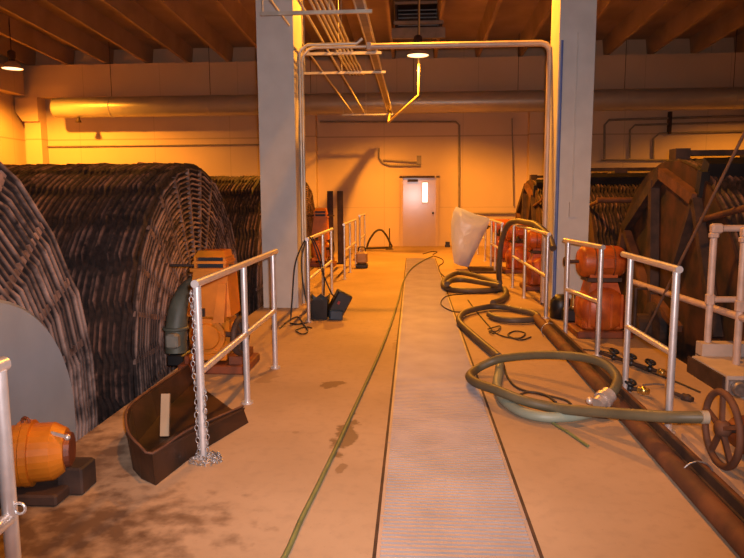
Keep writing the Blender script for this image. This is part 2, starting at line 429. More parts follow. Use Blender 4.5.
def make_left_drum(loc, label, r0, cover, bars=True):
    t = thing('drum_filter', loc, label, 'drum filter', 'ribbed drum filters along the left side')
    SH.build('ribbed_shell', shell_m, t, False)
    face_mesh(RD, r0, .048 if cover else .058).build('ribbed_end_face', face_m, t, False)
    for i in range(NS if bars else 0):
        a = 2*PI*i/NS; m = MB()
        m.bar((.012, r0*math.cos(a), r0*math.sin(a)), (.012, (RD-.10)*math.cos(a), (RD-.10)*math.sin(a)), .028, .05)
        m.build('radial_bar', rib_m, t, False)
    m = MB()
    if cover: m.lathe((0, .64, .04), (1, 0, 0), [(.875, -.0), (.875, .09), (.855, .11), (0.0, .11)], 56, False)
    else: m.lathe((0, 0, 0), (1, 0, 0), [(r0+.02, 0), (r0+.02, .1), (r0, .12), (0, .12)], 32, False)
    m.build('end_cover', gray_m, t, False)
    m = MB()
    for x in (-.6, -3.9):
        m.prism([(x-.25, -1.3, PIT-loc[2]+.0), (x-.25, 1.3, PIT-loc[2]), (x-.25, 1.3, -1.5), (x-.25, .7, -1.9), (x-.25, -.7, -1.9), (x-.25, -1.3, -1.5)], (.5, 0, 0))
    m.build('cradle', dark_m, t, False)
    return t
XF = -2.65
SH = shell_mesh(RD, 4.6)
D1 = make_left_drum((-2.38, 2.53, .06), 'nearest ribbed drum with a smooth grey end cover, cut off by the left edge', .75, True)
D1.scale = (1, 1.05, 1.05)
D2 = make_left_drum((XF, 7.76, 0), 'big dark ribbed drum behind the orange gearbox unit with the tall hood', .35, False)
D3 = copy_tree(D2); D3.location = (XF, 12.6, 0); D3['label'] = 'ribbed drum half hidden between the second left drum and the grey column'
D4 = copy_tree(D2); D4.location = (-2.9, 17.6, 0); D4['label'] = 'farthest left drum, a dark curved edge just right of the left column'

def make_right_drum(loc, label):
    t = thing('drum_filter', loc, label, 'drum filter', 'rusty drum filters along the right side')
    s = shell_mesh(RD, 4.6); s.v = [Vector((-v.x, v.y, v.z)) for v in s.v]; s.f = [tuple(reversed(f)) for f in s.f]; s.build('ribbed_shell', shell_m, t, False)
    m = MB(); pr = [(RD-.06, .0), (RD-.06, .06), (0, .06)]
    m.lathe((.03, 0, 0), (-1, 0, 0), [(RD-.05, 0), (RD-.05, .05), (0, .05)], NS, False); m.build('end_plate', plate_m, t, False)
    A, B, C = (1.32, 1.10), (.1, 1.80), (-.86, 1.5)
    D, E, Fp, Hh = (.47, .44), (.15, .1), (-.4, .7), (-.6, .1)
    for nm, p, q, w, mt in (('rim_bar', A, B, .13, rustd_m), ('rim_bar', B, C, .12, rust_m), ('brace', A, D, .09, rust_m), ('upright', (.32, 1.72), E, .12, rustd_m),
                            ('brace', C, Fp, .06, rustd_m), ('brace', D, Hh, .08, rust_m), ('rim_bar', A, (1.88, .0), .1, rust_m), ('brace', C, (-1.5, .2), .08, rustd_m)):
        m = MB(); m.bar((-.06, *p), (-.06, *q), .10, w); m.build(nm, mt, t, False)
    m = MB(); m.lathe((-.02, 0, 0), (-1, 0, 0), [(.3, 0), (.3, .12), (.16, .16), (.16, .3), (0, .3)], 24, False); m.build('hub', rustd_m, t, False)
    m = MB(); m.cyl((-.1, -2.08, 1.47), (3.4, -2.08, 1.47), .045); m.cyl((-.05, -2.08, 1.47), (-.05, -1.0, 1.3), .03); m.cyl((3.3, -2.08, 1.47), (3.3, -1.0, 1.3), .03); m.build('spray_pipe', rust_m, t, False)
    m = MB(); m.box((.10, .03, 1.93), (.16, .2, .28)); m.box((2.2, .02, 2.02), (4.2, .14, .06)); m.box((.75, -.35, 1.87), (.22, .22, .22)); m.build('top_beam', rustd_m, t, False)
    m = MB(); m.box((2.1, -.88, 1.83), (4.2, .16, .13), rx=.45); m.box((-.02, -.88, 1.66), (.08, .11, .26), rx=.2); m.build('hood_beam', black_m, t, False)
    m = MB()
    for x in (.6, 3.9):
        m.prism([(x-.25, -1.3, PIT), (x-.25, 1.3, PIT), (x-.25, 1.3, -1.45), (x-.25, .7, -1.86), (x-.25, -.7, -1.86), (x-.25, -1.3, -1.45)], (.5, 0, 0))
    m.build('cradle', dark_m, t, False)
    return t
E1 = make_right_drum((2.95, 7.75, 0), 'nearest rusty drum with crossing frame bars, behind the right railing')
E2 = copy_tree(E1); E2.location = (2.95, 12.45, 0); E2['label'] = 'ribbed rusty drum seen just right of the right concrete column'
E3 = copy_tree(E1); E3.location = (2.95, 16.9, 0); E3['label'] = 'farthest rusty drum frame, left of the right concrete column'

# ------------------------------------------------------------------ drive units
def drive_left(loc, label, sc=1.):
    t = thing('drive_unit', loc, label, 'gear motor', 'orange drive units on the left')
    S = lambda *p: tuple(c*sc for c in p)
    m = MB(); m.box(S(0, 0, .04), S(.62, .5, .08), bev=.01); m.box(S(-.2, 0, .11), S(.12, .4, .08)); m.box(S(.2, 0, .11), S(.12, .4, .08)); m.build('base_plate', orangd_m, t, False)
    m = MB(); m.box(S(-.05, 0, .31), S(.36, .34, .40), bev=.05*sc); m.lathe(S(-.05, -.17, .33), (0, -1, 0), [(.16*sc, -.02), (.16*sc, .03*sc), (.12*sc, .03*sc), (.11*sc, .05*sc), (0, .05*sc)], 22, False)
    m.box(S(-.05, 0, .30), S(.44, .10, .26), bev=.02*sc); m.box(S(-.05, -.18, .14), S(.34, .05, .06), bev=.01*sc)
    for k in range(6):
        an = 2*PI*k/6; m.cyl(S(-.05+.138*math.cos(an), -.2, .33+.138*math.sin(an)), S(-.05+.138*math.cos(an), -.215, .33+.138*math.sin(an)), .013*sc, seg=6)
    m.build('gearbox', orange_m, t, False)
    m = MB(); m.prism([S(-.24, -.16, .50), S(.16, -.16, .50), S(.13, -.14, .90), S(-.17, -.14, .90)], S(0, .32, 0)); m.build('housing', orange_m, t, False)
    m = MB(); m.prism([S(.02, -.25, .46), S(.12, -.25, .46), S(.13, -.17, .80), S(.06, -.17, .80)], S(0, .09, 0)); m.build('web_bracket', orange_m, t, False)
    m = MB(); m.box(S(-.10, -.175, .54), S(.06, .05, .07)); m.build('inspection_port', black_m, t, False)
    m = MB(); m.box(S(-.02, 0, .915), S(.34, .34, .03)); m.box(S(-.02, 0, .98), S(.30, .3, .022)); m.prism([S(-.165, -.15, 1.025), S(.125, -.15, 1.025), S(.10, -.1, 1.08), S(-.13, -.1, 1.08)], S(0, .22, 0))
    for x in (-.15, .11): m.box(S(x, 0, .965), S(.022, .28, .12))
    m.build('hood', orange_m, t, False)
    m = MB(); m.box(S(-.02, .02, .95), S(.24, .24, .04)); m.box(S(-.02, .02, 1.007), S(.24, .22, .034)); m.build('vent_slot', black_m, t, False)
    m = MB(); m.cyl(S(-.42, -.02, .94), S(.30, -.02, .94), .012*sc); m.build('shaft_rod', rustd_m, t, False)
    m = MB(); m.torus(S(.25, -.20, .34), (1, -.15, 0), .15*sc, .026*sc); m.lathe(S(.25, -.20, .34), (1, -.15, 0), [(0, -.03), (.05*sc, -.03), (.05*sc, .03), (0, .03)], 16)
    for k in range(4):
        an = PI*k/4; m.bar(S(.25, -.20+.15*math.cos(an), .34+.15*math.sin(an)), S(.25, -.20-.15*math.cos(an), .34-.15*math.sin(an)), .02*sc, .035*sc)
    m.cyl(S(.1, -.14, .34), S(.26, -.2, .34), .025*sc); m.build('flywheel', rustd_m, t, False)
    return t
U1 = drive_left((-1.76, 5.72, 0), 'orange drive unit with hood and dark flywheel behind the chained railing')
U2 = copy_tree(U1); U2.location = (-2.02, 14.4, 0); U2['label'] = 'far orange drive unit behind the railing with black cables on the left'
U2.scale = (.95, .95, 1.2)

def drive_right(loc, label):
    t = thing('drive_unit', loc, label, 'gear motor', 'orange drive units on the right')
    m = MB(); m.box((0, 0, .04), (.6, .5, .08), bev=.01); m.build('base_plate', orangd_m, t, False)
    m = MB(); m.lathe((0, 0, .30), (0, 1, 0), [(0, -.22), (.2, -.22), (.25, -.16), (.26, 0), (.25, .16), (0, .22)], 22)
    m.box((0, 0, .2), (.46, .36, .26), bev=.03); m.prism([(-.2, -.17, .4), (.2, -.17, .4), (.14, -.15, .6), (-.14, -.15, .6)], (0, .32, 0))
    for x in (-.17, -.06, .06, .17): m.box((x, -.2, .3), (.025, .06, .36))
    m.build('gearbox', orangr_m, t, False)
    m = MB(); m.box((0, 0, .63), (.36, .3, .04)); m.build('mounting_plate', rustd_m, t, False)
    m = MB(); m.lathe((-.25, 0, .82), (1, 0, 0), [(0, 0), (.13, 0), (.165, .03), (.175, .06), (.175, .40), (.165, .44), (.14, .48), (0, .48)], 24)
    m.box((0, 0, .68), (.3, .22, .06)); m.box((.02, -.17, .82), (.14, .05, .12), bev=.01); m.build('motor_body', orangr_m, t, False)
    for x in (-.1, .1): m = MB(); m.torus((x, 0, .82), (1, 0, 0), .175, .008, 24, 6); m.build('motor_band', orangd_m, t, False)
    m = MB(); m.cyl((-.25, 0, .82), (-.36, 0, .82), .018); m.lathe((-.38, 0, .82), (-1, 0, 0), [(0, -.02), (.05, -.02), (.06, 0), (.05, .03), (0, .03)], 16); m.build('end_knob', rustd_m, t, False)
    return t
V1 = drive_right((2.09, 7.32, 0), 'nearest orange drive unit with motor on top, in front of the right column')
V2 = copy_tree(V1); V2.location = (2.12, 10.9, 0); V2['label'] = 'orange drive unit behind the hose-draped railing, just left of the right column'
V3 = copy_tree(V1); V3.location = (2.15, 15.6, 0); V3['label'] = 'farthest orange drive unit on the right, beside the white plastic sheet'
V4 = copy_tree(V1); V4.location = (2.14, 13.3, 0); V4['label'] = 'orange drive unit behind the second farthest right railing'

# near-left barrel motor on the floor
t = thing('barrel_motor', (-1.95, 3.11, 0), 'orange barrel motor on the floor in front of the grey drum cover', 'motor')
def q(x, y, z): return (-1.95+x, 3.11+y, z)
m = MB(); m.box(q(-.02, .03, .03), (.36, .28, .06), bev=.01); m.build('base_plate', rustd_m, t)
m = MB(); m.lathe(q(-.23, -.02, .225), (1, .3, 0), [(0, 0), (.11, 0), (.145, .03), (.15, .14), (.168, .142), (.168, .17), (.15, .172), (.15, .18)], 28, False); m.build('motor_body', orange_m, t)
m = MB(); m.lathe(q(-.23, -.02, .225), (1, .3, 0), [(.148, .172), (.172, .174), (.172, .21), (.152, .212), (.15, .31), (.115, .37), (.0, .372)], 28, False); m.build('end_bell', orange_m, t)
m = MB(); m.lathe(q(-.23, -.02, .225), (1, .3, 0), [(.095, .37), (.09, .395), (0, .396)], 20, False); m.build('end_cap', orangd_m, t)
m = MB(); m.box(q(-.10, -.155, .2), (.10, .06, .1), bev=.01); m.build('terminal_box', orange_m, t)
m = MB(); m.torus(q(-.05, .02, .40), (.2, 1, 0), .022, .007, 20, 6); m.build('lifting_eye', orangd_m, t)
m = MB(); m.cyl(q(.05, .02, .35), q(.19, -.02, .335), .01); m.sphere(q(.19, -.02, .335), .016); m.build('lever', galv_m, t)
m = MB(); m.box(q(.16, .10, .075), (.14, .16, .15), bev=.01); m.build('coupling_box', rustd_m, t)
m = MB(); m.box(q(-.12, -.05, .08), (.05, .1, .1)); m.build('mounting_foot', rustd_m, t)
# greenish elbow housing between the second drum and its drive
t = thing('suction_elbow', (-2.2, 5.9, 0), 'grey green elbow pipe with box between the big drum and the hooded orange unit', 'pipe')
m = MB(); m.tube([(-2.22, 5.85, .1), (-2.22, 5.88, .32), (-2.20, 5.95, .52), (-2.15, 6.1, .66), (-2.06, 6.3, .72)], .10, 14); m.build('elbow', green_m, t)
m = MB(); m.box((-2.20, 5.73, .24), (.12, .1, .14), bev=.02); m.build('junction_box', M('drab_box', (.24, .22, .18), .5), t)
m = MB(); m.box((-2.19, 5.86, .05), (.15, .26, .1), bev=.01); m.build('foot', black_m, t)
m = MB(); m.torus((-2.22, 5.875, .33), (0, 0, 1), .105, .018, 20, 6); m.build('flange', green_m, t)

# ------------------------------------------------------------------ railings
def railing(label, X, ys, y0, y1, top=1.03, mid=.53, r=.024, group='two-rail pipe railings', x2=None, mat=galv_m):
    t = thing('pipe_railing', (X, ys[0], 0), label, 'railing', group)
    xx = (lambda y: X) if x2 is None else (lambda y: X+(x2-X)*(y-y0)/(y1-y0))
    for y in ys:
        m = MB(); m.cyl((xx(y), y, 0), (xx(y), y, top-.015), r, seg=16); m.cyl((xx(y), y, 0), (xx(y), y, .015), r*1.9, seg=16); m.build('post', mat, t)
    m = MB(); m.cyl((xx(y0), y0, top), (xx(y1), y1, top), r, seg=16); m.build('top_rail', mat, t)
    m = MB(); m.cyl((xx(ys[0]), ys[0], mid), (xx(ys[-1]), ys[-1], mid), r*.95, seg=16); m.build('mid_rail', mat, t)
    return t
railing('nearest left pipe railing, only its white end post showing at the left edge', -1.29, [0.5, 1.9], .45, 1.93)
railing('pipe railing with a chain wound on its front post, left of the walkway', -1.247, [3.655, 4.70, 5.712], 3.62, 5.85, top=1.055)
railing('pipe railing with black cables looped over its front post, past the left column', -1.29, [7.9, 9.25, 10.23], 7.86, 10.35)
railing('far left pipe railing between the cable-draped railing and the grey jug', -1.28, [12.1, 13.2, 14.5], 12.0, 14.6)
railing('farthest left pipe railing, before the back wall', -1.28, [15.7, 17.3], 15.6, 17.4, top=1.08)
railing('nearest right pipe railing, in front of the pink pipe guard', 1.68, [4.232, 5.114], 4.19, 5.3, top=1.08)
railing('pipe railing in front of the nearest right orange motor', 1.795, [6.29, 7.145], 6.25, 7.25, top=1.06, x2=1.665)
railing('pipe railing with a thick hose draped over it, right of the walkway', 1.69, [8.27, 9.91, 11.06], 8.2, 11.2, top=1.07)
railing('far right pipe railing by the white plastic sheet', 1.67, [12.4, 13.3, 14.0], 12.3, 14.3)
railing('farthest right pipe railing, behind the white plastic sheet', 1.72, [15.6, 17.4], 15.5, 17.6)

# little eyelet on nearest post
o = [x for x in bpy.data.objects if x.name.startswith('pipe_railing')][0]
m = MB(); m.torus((-1.29+.038, 1.895, .565), (0, 1, 0), .018, .005, 16, 6); m.build('eyelet', galv_m, o)

# chain
m = MB()
def link(c, d, k):
    d = Vector(d).normalized(); u, v = frame_of(d); ax = (u if k % 2 else v)
    u2, v2 = frame_of(ax); rot = math.atan2(d.dot(v2), d.dot(u2))
    m.torus(c, ax, .0115, .0036, 12, 5, 1.55, rot)
P = []
for i in range(160):
    tt = i/160; z = 1.04-tt*1.02
    a = -2.55 + .35*math.sin(tt*9)
    rr = .033+.006*math.sin(tt*17)
    P.append(Vector((-1.247+rr*math.cos(a), 3.655+rr*math.sin(a), z)))
def run(P, pitch=.033):
    acc = 0; k = 0
    for i in range(1, len(P)):
        d = P[i]-P[i-1]; acc += d.length
        if acc >= pitch: link(P[i], d, k); k += 1; acc = 0
run(P)
P2 = [Vector((-1.247+.034*math.cos(.4+.3*math.sin(i*.2)), 3.655+.034*math.sin(-.6), 1.0-i*.0099)) for i in range(55, 100)]
run(P2)
pool = [Vector((-1.20+(.05+.04*math.sin(i*.31))*math.cos(i*.14)-.03+.03*(i/130), 3.63+(.06+.04*math.cos(i*.23))*math.sin(i*.14), .008+.012*(i % 7 == 0))) for i in range(150)]
run(pool, .03)
tag(m.build('chain', chain_m), 'steel chain wound down the railing post and piled at its foot', 'chain')

# ------------------------------------------------------------------ rusty trough
t = thing('steel_trough', (-1.5, 4.3, 0), 'rusty steel trough lying on the floor beside the chained post', 'trough')
plan = [(-1.13, 4.27, .115), (-1.265, 3.85, .15), (-1.33, 3.6, .17), (-1.385, 3.27, .18), (-1.50, 3.35, .19), (-1.60, 3.47, .21), (-1.68, 3.63, .23), (-1.75, 3.85, .24), (-1.80, 4.3, .21), (-1.84, 5.2, .15)]
m = MB()
inn = []
for i, (x, y, h) in enumerate(plan):
    a = Vector(plan[max(i-1, 0)][:2]); b = Vector(plan[min(i+1, len(plan)-1)][:2]); d = (b-a).normalized(); nrm = Vector((d.y, -d.x))  # inward
    inn.append((x+nrm.x*.014, y+nrm.y*.014, h))
n = len(plan)
cx, cy = -1.5, 4.2
vs = [(x, y, 0.002) for x, y, h in plan]+[(x+(x-cx)*(.12 if x < -1.45 else -.1), y, h) for x, y, h in plan]+[(x+(x-cx)*(.12 if x < -1.45 else -.1), y, h) for x, y, h in inn]+[(x, y, .004) for x, y, h in inn]
fs = []
for i in range(n-1):
    for k in range(3): fs.append((k*n+i, k*n+i+1, (k+1)*n+i+1, (k+1)*n+i))
for i in (0, n-1): fs.append((i, n+i, 2*n+i, 3*n+i))
m.add(vs, fs); m.build('trough_wall', trough_m, t)
m = MB(); m.prism([(x, y, .002) for x, y, h in inn], (0, 0, .012)); m.build('trough_bottom', trough_m, t)
m = MB(); m.tube([(x+(x-cx)*(.12 if x < -1.45 else -.1), y, h+.004) for x, y, h in plan], .008, 8, n=3); m.build('rolled_rim', rust_m, t)
m = MB(); m.prism([(-1.15, 4.26, .10), (-1.25, 3.85, .135), (-1.39, 3.3, .175), (-1.55, 3.55, .06), (-1.48, 4.0, .05), (-1.40, 4.35, .04)], (0, 0, .012)); m.build('bent_flap', trough_m, t)
m = MB(); m.box((-1.60, 3.98, .15), (.055, .022, .27), rx=-.25, rz=.1)
tag(m.build('wooden_stick', wood_m), 'short pale wooden stick standing in the rusty trough', 'stick')

# ------------------------------------------------------------------ right-hand floor items
t = thing('rusty_pipe_pair', (1.52, 5.0, 0), 'two long rusty pipes lying along the foot of the right railing', 'pipe')
m = MB(); m.cyl((1.43, 2.3, .055), (1.52, 7.95, .055), .055, seg=16); m.build('pipe', rust_m, t)
m = MB(); m.cyl((1.56, 2.3, .05), (1.61, 7.6, .05), .05, seg=16); m.build('pipe', rust_m, t)
m = MB(); m.bar((1.495, 2.4, .112), (1.56, 7.4, .112), .012, .07); m.bar((1.495, 2.4, .09), (1.56, 7.4, .09), .04, .012); m.build('angle_iron', rustd_m, t)
for y in (3.4, 7.2):
    m = MB(); m.torus((1.515, y, .06), (0, 1, 0), .085, .005, 24, 6, 1.0); m.build('tie_wire', chain_m, t)
m = MB(); m.prism([(1.72, 4.12, 0), (1.78, 4.12, 0), (1.72, 2.7, 0), (1.66, 2.7, 0)], (0, 0, .035))
tag(m.build('wooden_batten', M('pale_batten', (.52, .36, .25), .7, var=.2)), 'pale wooden batten on the floor between rusty pipes and handwheel', 'board')

# handwheel valve
hw = G(720, 470); 
t = thing('valve', (1.74, 3.62, 0), 'rusty valve with spoked handwheel and orange body at the right edge', 'valve')
W = Vector((1.72, 3.6, .255))
m = MB(); m.torus(W, (1, 0, 0), .205, .02, 40, 8)
for k in range(5):
    a = 2*PI*k/5+.25; m.bar(W+Vector((0, .04*math.cos(a), .04*math.sin(a))), W+Vector((0, .2*math.cos(a), .2*math.sin(a))), .028, .022)
m.lathe(W, (1, 0, 0), [(0, -.03), (.035, -.03), (.05, -.01), (.05, .02), (.035, .04), (0, .04)], 18); m.build('handwheel', rust_m, t)
m = MB(); m.cyl(W, W+Vector((.25, 0, 0)), .022); m.build('stem', rustd_m, t)
m = MB(); m.box((1.99, 3.6, .16), (.16, .28, .32), bev=.03); m.lathe((1.92, 3.6, .255), (-1, 0, 0), [(0, 0), (.09, 0), (.09, .04), (.05, .08), (0, .08)], 18); m.build('body', orangd_m, t)
m = MB(); m.cyl((2.0, 3.3, .12), (2.0, 3.95, .12), .1); m.build('flange_pipe', orangd_m, t)

# concrete curb block and pink pipe guard
m = MB(); m.box((2.99, 5.40, .075), (1.1, .64, .15)); m.box((2.73, 5.775, .2), (.42, .13, .12)); m.box((2.73, 5.78, .075), (.42, .12, .15))
m.box((3.0, 5.42, -1.15), (.9, .6, 2.3))
curb_m = M('curb_concrete', (.56, .47, .41), .8, var=.2, scale=5)
tag(m.build('concrete_curb', curb_m), 'low concrete plinth block under the pink pipe guard on the right', 'plinth')
m = MB(); m.box((2.425, 5.42, .07), (.02, .66, .14)); tag(m.build('steel_edge_plate', rustd_m), 'dark rusty plate on the near side of the concrete plinth', 'plate')
m = MB(); m.cyl((2.52, 5.06, .06), (2.52, 5.0, .06), .055); m.box((2.52, 5.075, .06), (.13, .02, .12))
tag(m.build('pipe_flange', chain_m), 'pale round flange at the corner of the concrete plinth', 'flange')
t = thing('pipe_guard', (2.595, 5.79, .26), 'pink primed pipe guard standing on the concrete plinth at the right edge', 'railing')
for x, y, b, z in ((2.595, 5.79, .26, 1.26), (2.685, 5.45, .15, 1.245)):
    m = MB(); m.cyl((x, y, b), (x, y, z), .03, seg=14); m.build('post', pink_m, t)
    m = MB(); m.cyl((x, y, z), (x+.65, y, z), .03, seg=14); m.build('top_rail', pink_m, t)
    m = MB(); m.cyl((x, y, .64), (x+.65, y, .64), .027, seg=14); m.build('mid_rail', pink_m, t)
    m = MB(); m.box((x+.02, y, z), (.1, .08, .085), bev=.015); m.box((x, y, z-.06), (.074, .074, .06), bev=.015); m.build('elbow_clamp', pink_m, t)
    m = MB(); m.box((x, y, .64), (.07, .07, .11), bev=.015); m.build('tee_clamp', pink_m, t)
m = MB(); m.cyl((2.60, 7.8, .528), (2.705, 5.2, .549), .033, seg=14); m.build('long_rail', pink_m, t)
m = MB(); m.cyl((2.47, 7.3, .53), (2.47, 7.3, -.0), .02); m.cyl((2.47, 7.3, .52), (2.64, 7.3, .52), .015); m.build('prop', rustd_m, t)
m = MB(); a = G(643, 337); e = AX(744, 134, 2.84); a0 = Vector((a.x, a.y, .0)); m.cyl(a0, a0+(e-a0)*1.12, .014, seg=8)
tag(m.build('leaning_rod', M('rod_brown', (.22, .13, .09), .5, .3)), 'long thin rod leaning up against the rusty drum', 'rod')

# loose valves and fittings on the floor behind the rail
def fitting(p0, p1, label, whe, endm, name='pipe_fitting'):
    a, b = Vector(p0), Vector(p1); t = thing(name, (a.x, a.y, 0), label, 'fitting', 'loose valves and pipe pieces')
    m = MB(); m.cyl(a, b, .016); m.build('pipe', rustd_m, t)
    m = MB(); d = (b-a).normalized(); m.cyl(b-d*.01, b+d*.07, .03, .024); m.sphere(b+d*.03, .034); m.build('end_coupling', endm, t)
    for f, h in whe:
        p = a.lerp(b, f); m = MB(); m.cyl(p, p+Vector((0, 0, h)), .012)
        m.torus(p+Vector((0, 0, h)), (.2, -.3, 1), .04, .011, 16, 6); m.bar(p+Vector((-.04, 0, h)), p+Vector((.04, 0, h)), .012, .012); m.sphere(p, .03); m.build('valve_handle', black_m, t)
fitting(G(600, 353, .035), G(660, 372, .035), 'long pipe piece with three black valve handles on the floor', [(.25, .06), (.55, .06), (.85, .06)], brass_m)
fitting(G(629, 388, .035), G(640, 390, .04), 'short brass ended valve on the floor behind the nearest right railing', [(.1, .05)], brass_m)
fitting(G(668, 391, .03), G(684, 397, .02), 'short dark pipe stub on the floor beside the nearest right post', [], rustd_m)
m = MB(); m.tube([G(643, 385, .03), G(655, 384, .03), G(664, 385, .015)], .008, 6); tag(m.build('lever_rod', chain_m), 'thin pale lever rod by the brass valve', 'rod')

# ------------------------------------------------------------------ hoses
def hose(name, pts, r, mat, label, cat='hose', n=8, group=None, parent=None):
    m = MB(); m.tube(pts, r, 12 if r > .02 else 7, n=n)
    return tag(m.build(name, mat, parent), label, cat, group) if parent is None else m.build(name, mat, parent)
A = [(1.655, 3.66, .3)] + [tuple(G(*p)) for p in ((672, 417, .27), (640, 415, .23), (600, 412, .17), (560, 408.5, .10), (525, 401, .11), (495, 389.5, .125), (477, 383, .09), (469.5, 376.5, .07), (474, 371, .05), (485, 364.5, .09), (502, 358.5, .15), (540, 355, .24), (580, 357, .30), (605, 364.5, .29), (617, 378, .24), (614, 390, .21), (604, 399, .165))]
t = thing('thick_hose', G(550, 400), 'thick olive hose in a raised loop running to the handwheel', 'hose')
hose('hose_body', A, .036, hose_m, None, parent=t)
m = MB(); a, b = Vector(A[-1]), Vector(A[-2]); d = (a-b).normalized(); m.cyl(a-d*.06, a+d*.07, .058, .05); m.cyl(a-d*.01, a+d*.02, .066); m.sphere(a+Vector((-.09, .02, -.02)), .026); m.build('end_coupling', M('alloy_coupling', (.62, .52, .46), .4, .5), t)
m = MB(); a = Vector(A[0]); m.cyl(a+Vector((-.025, 0, 0)), a+Vector((.012, 0, 0)), .0385); m.build('end_cuff', M('cuff', (.40, .33, .24), .5), t)
Bp = [tuple(G(*p)) for p in ((603, 410, .045), (575, 416, .045), (545, 417, .045), (520, 411, .045), (503, 399, .045), (497, 386, .045), (499, 372, .045), (500, 362, .045))]
hose('hose', Bp, .037, teal_m, 'pale teal hose curving on the floor under the raised olive loop')
t = thing('grey_hose', G(480, 330), 'grey hose in an S bend on the walkway edge with white tape marks', 'hose')
Cp = [tuple(G(*p)) for p in ((499, 357, .045), (488, 348, .045), (474, 336, .045), (462, 325, .045), (459, 319, .05), (464, 313, .055), (476, 309, .055), (492, 306.5, .05), (506, 307.5, .045), (521, 310.5, .045), (533, 313, .045), (538, 316.5, .045), (533, 319.5, .045), (514, 320.5, .045), (498, 318.5, .045), (489, 314.5, .045))]
hose('hose_body', Cp, .038, hoseg_m, None, parent=t)
m = MB()
for px, py in ((509.5, 307.8), (521, 310.2)):
    a = G(px, py, .047); m.torus(a, (1, -.4, 0), .037, .006, 20, 6)
m.build('tape_mark', white_m, t)
t = thing('coiled_hose', G(470, 285), 'grey hose coiled on the floor and draped up over the right railing', 'hose')
Dp = [tuple(G(*p)) for p in ((493, 303, .06), (502, 299.5, .05), (506, 294, .05), (503, 289, .05), (485, 290.5, .05), (462, 290.5, .05), (447, 288, .05), (443, 283.5, .05), (448, 277, .06), (459, 273, .07), (475, 275.5, .09), (492, 281, .1), (499, 284, .13))]
hose('coil_loop', Dp, .045, hoseg_m, None, parent=t)
e = Vector(Dp[-1])
Ep = [(1.50, 11.2, .045), (1.47, 11.15, .2), (1.46, 11.05, .5), (1.49, 10.95, .85), (1.56, 10.78, 1.08), (1.65, 10.45, 1.147), (1.69, 9.9, 1.15), (1.73, 9.3, 1.14), (1.79, 8.75, 1.02), (1.81, 8.5, .87)]
hose('draped_length', Ep, .045, hoseg_m, None, parent=t)
Ip = [tuple(G(*p)) for p in ((500, 286, .14), (484, 283, .14), (465, 280, .14), (452, 280.5, .14), (447, 284, .14))]
hose('inner_loop', Ip, .045, hoseg_m, None, parent=t)
gp = [(262, 590), (285, 556), (301, 520), (316, 490), (328, 465), (339, 442), (350, 418), (362, 392), (374, 366), (385, 340), (393, 318), (399, 298), (404, 280), (412, 268), (424, 260), (433, 256)]
hose('garden_hose', [tuple(G(x, y, .017)) for x, y in gp], .0135, garden_m, 'thin green garden hose running the length of the walkway', n=4)
cg = 'loose black cords on the right of the walkway'
def cord(pts, label, r=.009, z=.01, mat=cord_m): return hose('cord', [tuple(G(x, y, z)) for x, y in pts], r, mat, label, 'cord', 6, cg)
cord([(503, 362), (508, 378), (520, 389), (545, 395), (565, 400), (571, 404)], 'thin dark cord inside the raised olive hose loop', .009, .012)
cord([(548, 419), (556, 425), (566, 431), (575, 437), (588, 446)], 'short dark green cord end pointing at the pale floor below the hose', .01, .012, garden_m)
cord([(468, 300), (474, 308), (482, 318), (490, 327), (494, 332), (506, 337), (520, 338), (525, 333), (515, 331), (508, 335), (520, 340), (531, 337)], 'thin dark cord with a small loop beside the grey S bend hose', .008)
cord([(500, 292), (470, 293.5), (447, 296), (441, 304), (452, 311), (463, 312)], 'thin dark cord kinked onto the grating by the coiled hose', .008)
cord([(488, 329), (500, 326), (497, 331), (489, 331), (494, 334)], 'small tangle of dark wire behind the olive hose loop', .008, .02)
cord([(516, 396), (530, 392), (545, 395), (556, 402)], 'short curved dark cord lying over the olive hose', .009, .135)
cord([(423, 254), (432, 251.5), (437, 252), (433, 254.5)], 'dark cord curled at the door end of the grating', .012)
cord([(434, 256), (442, 259), (443, 263), (439, 266), (440, 272), (447, 279)], 'dark cord snaking along the grating edge to the coiled hose', .011)
cord([(572, 347), (588, 350), (610, 353), (640, 368), (672, 380), (700, 392)], 'thin dark cord behind the right railing among the valves', .007)

# ------------------------------------------------------------------ left tools and cables
t = thing('tool_bin', (-1.33, 8.0, 0), 'black open bin with jagged rim behind the cable-draped post', 'bin')
def open_box(c, sx, sy, h, wall, jag=0., taper=.85):
    m = MB(); c = Vector(c)
    for (x0, y0, x1, y1) in ((-1, -1, 1, -1), (1, -1, 1, 1), (1, 1, -1, 1), (-1, 1, -1, -1)):
        a = Vector((x0*sx/2, y0*sy/2, 0)); b = Vector((x1*sx/2, y1*sy/2, 0)); k = 4; ins = .92
        P = [c+a*taper, c+b*taper] + [c+b.lerp(a, i/k)+Vector((0, 0, h-(jag if i % 2 else 0))) for i in range(k+1)]
        Q = [c+(p-c)*1.0 for p in P]; nrm = -(a+b).normalized()*wall
        m.prism(Q, nrm)
    m.box(c+Vector((0, 0, wall/2)), (sx*taper, sy*taper, wall)); return m
open_box((-1.19, 8.16, 0), .24, .26, .30, .012, .05).build('bin_body', black_m, t)
t['label'] = 'black open bin with jagged rim behind the cable-draped post'
t.location = (-1.19, 8.16, 0)
for ch in [x for x in bpy.data.objects if x.parent == t]: ch.location = Vector((-1.33, 8.0, 0)) - t.location
t = thing('tool_case', (-.88, 8.15, 0), 'black tool case tipped on its corner beside the black bin', 'case')
m = MB(); m.box((-.93, 8.15, .20), (.20, .20, .30), ry=.5, rz=.25, bev=.015); m.build('case_body', black_m, t)
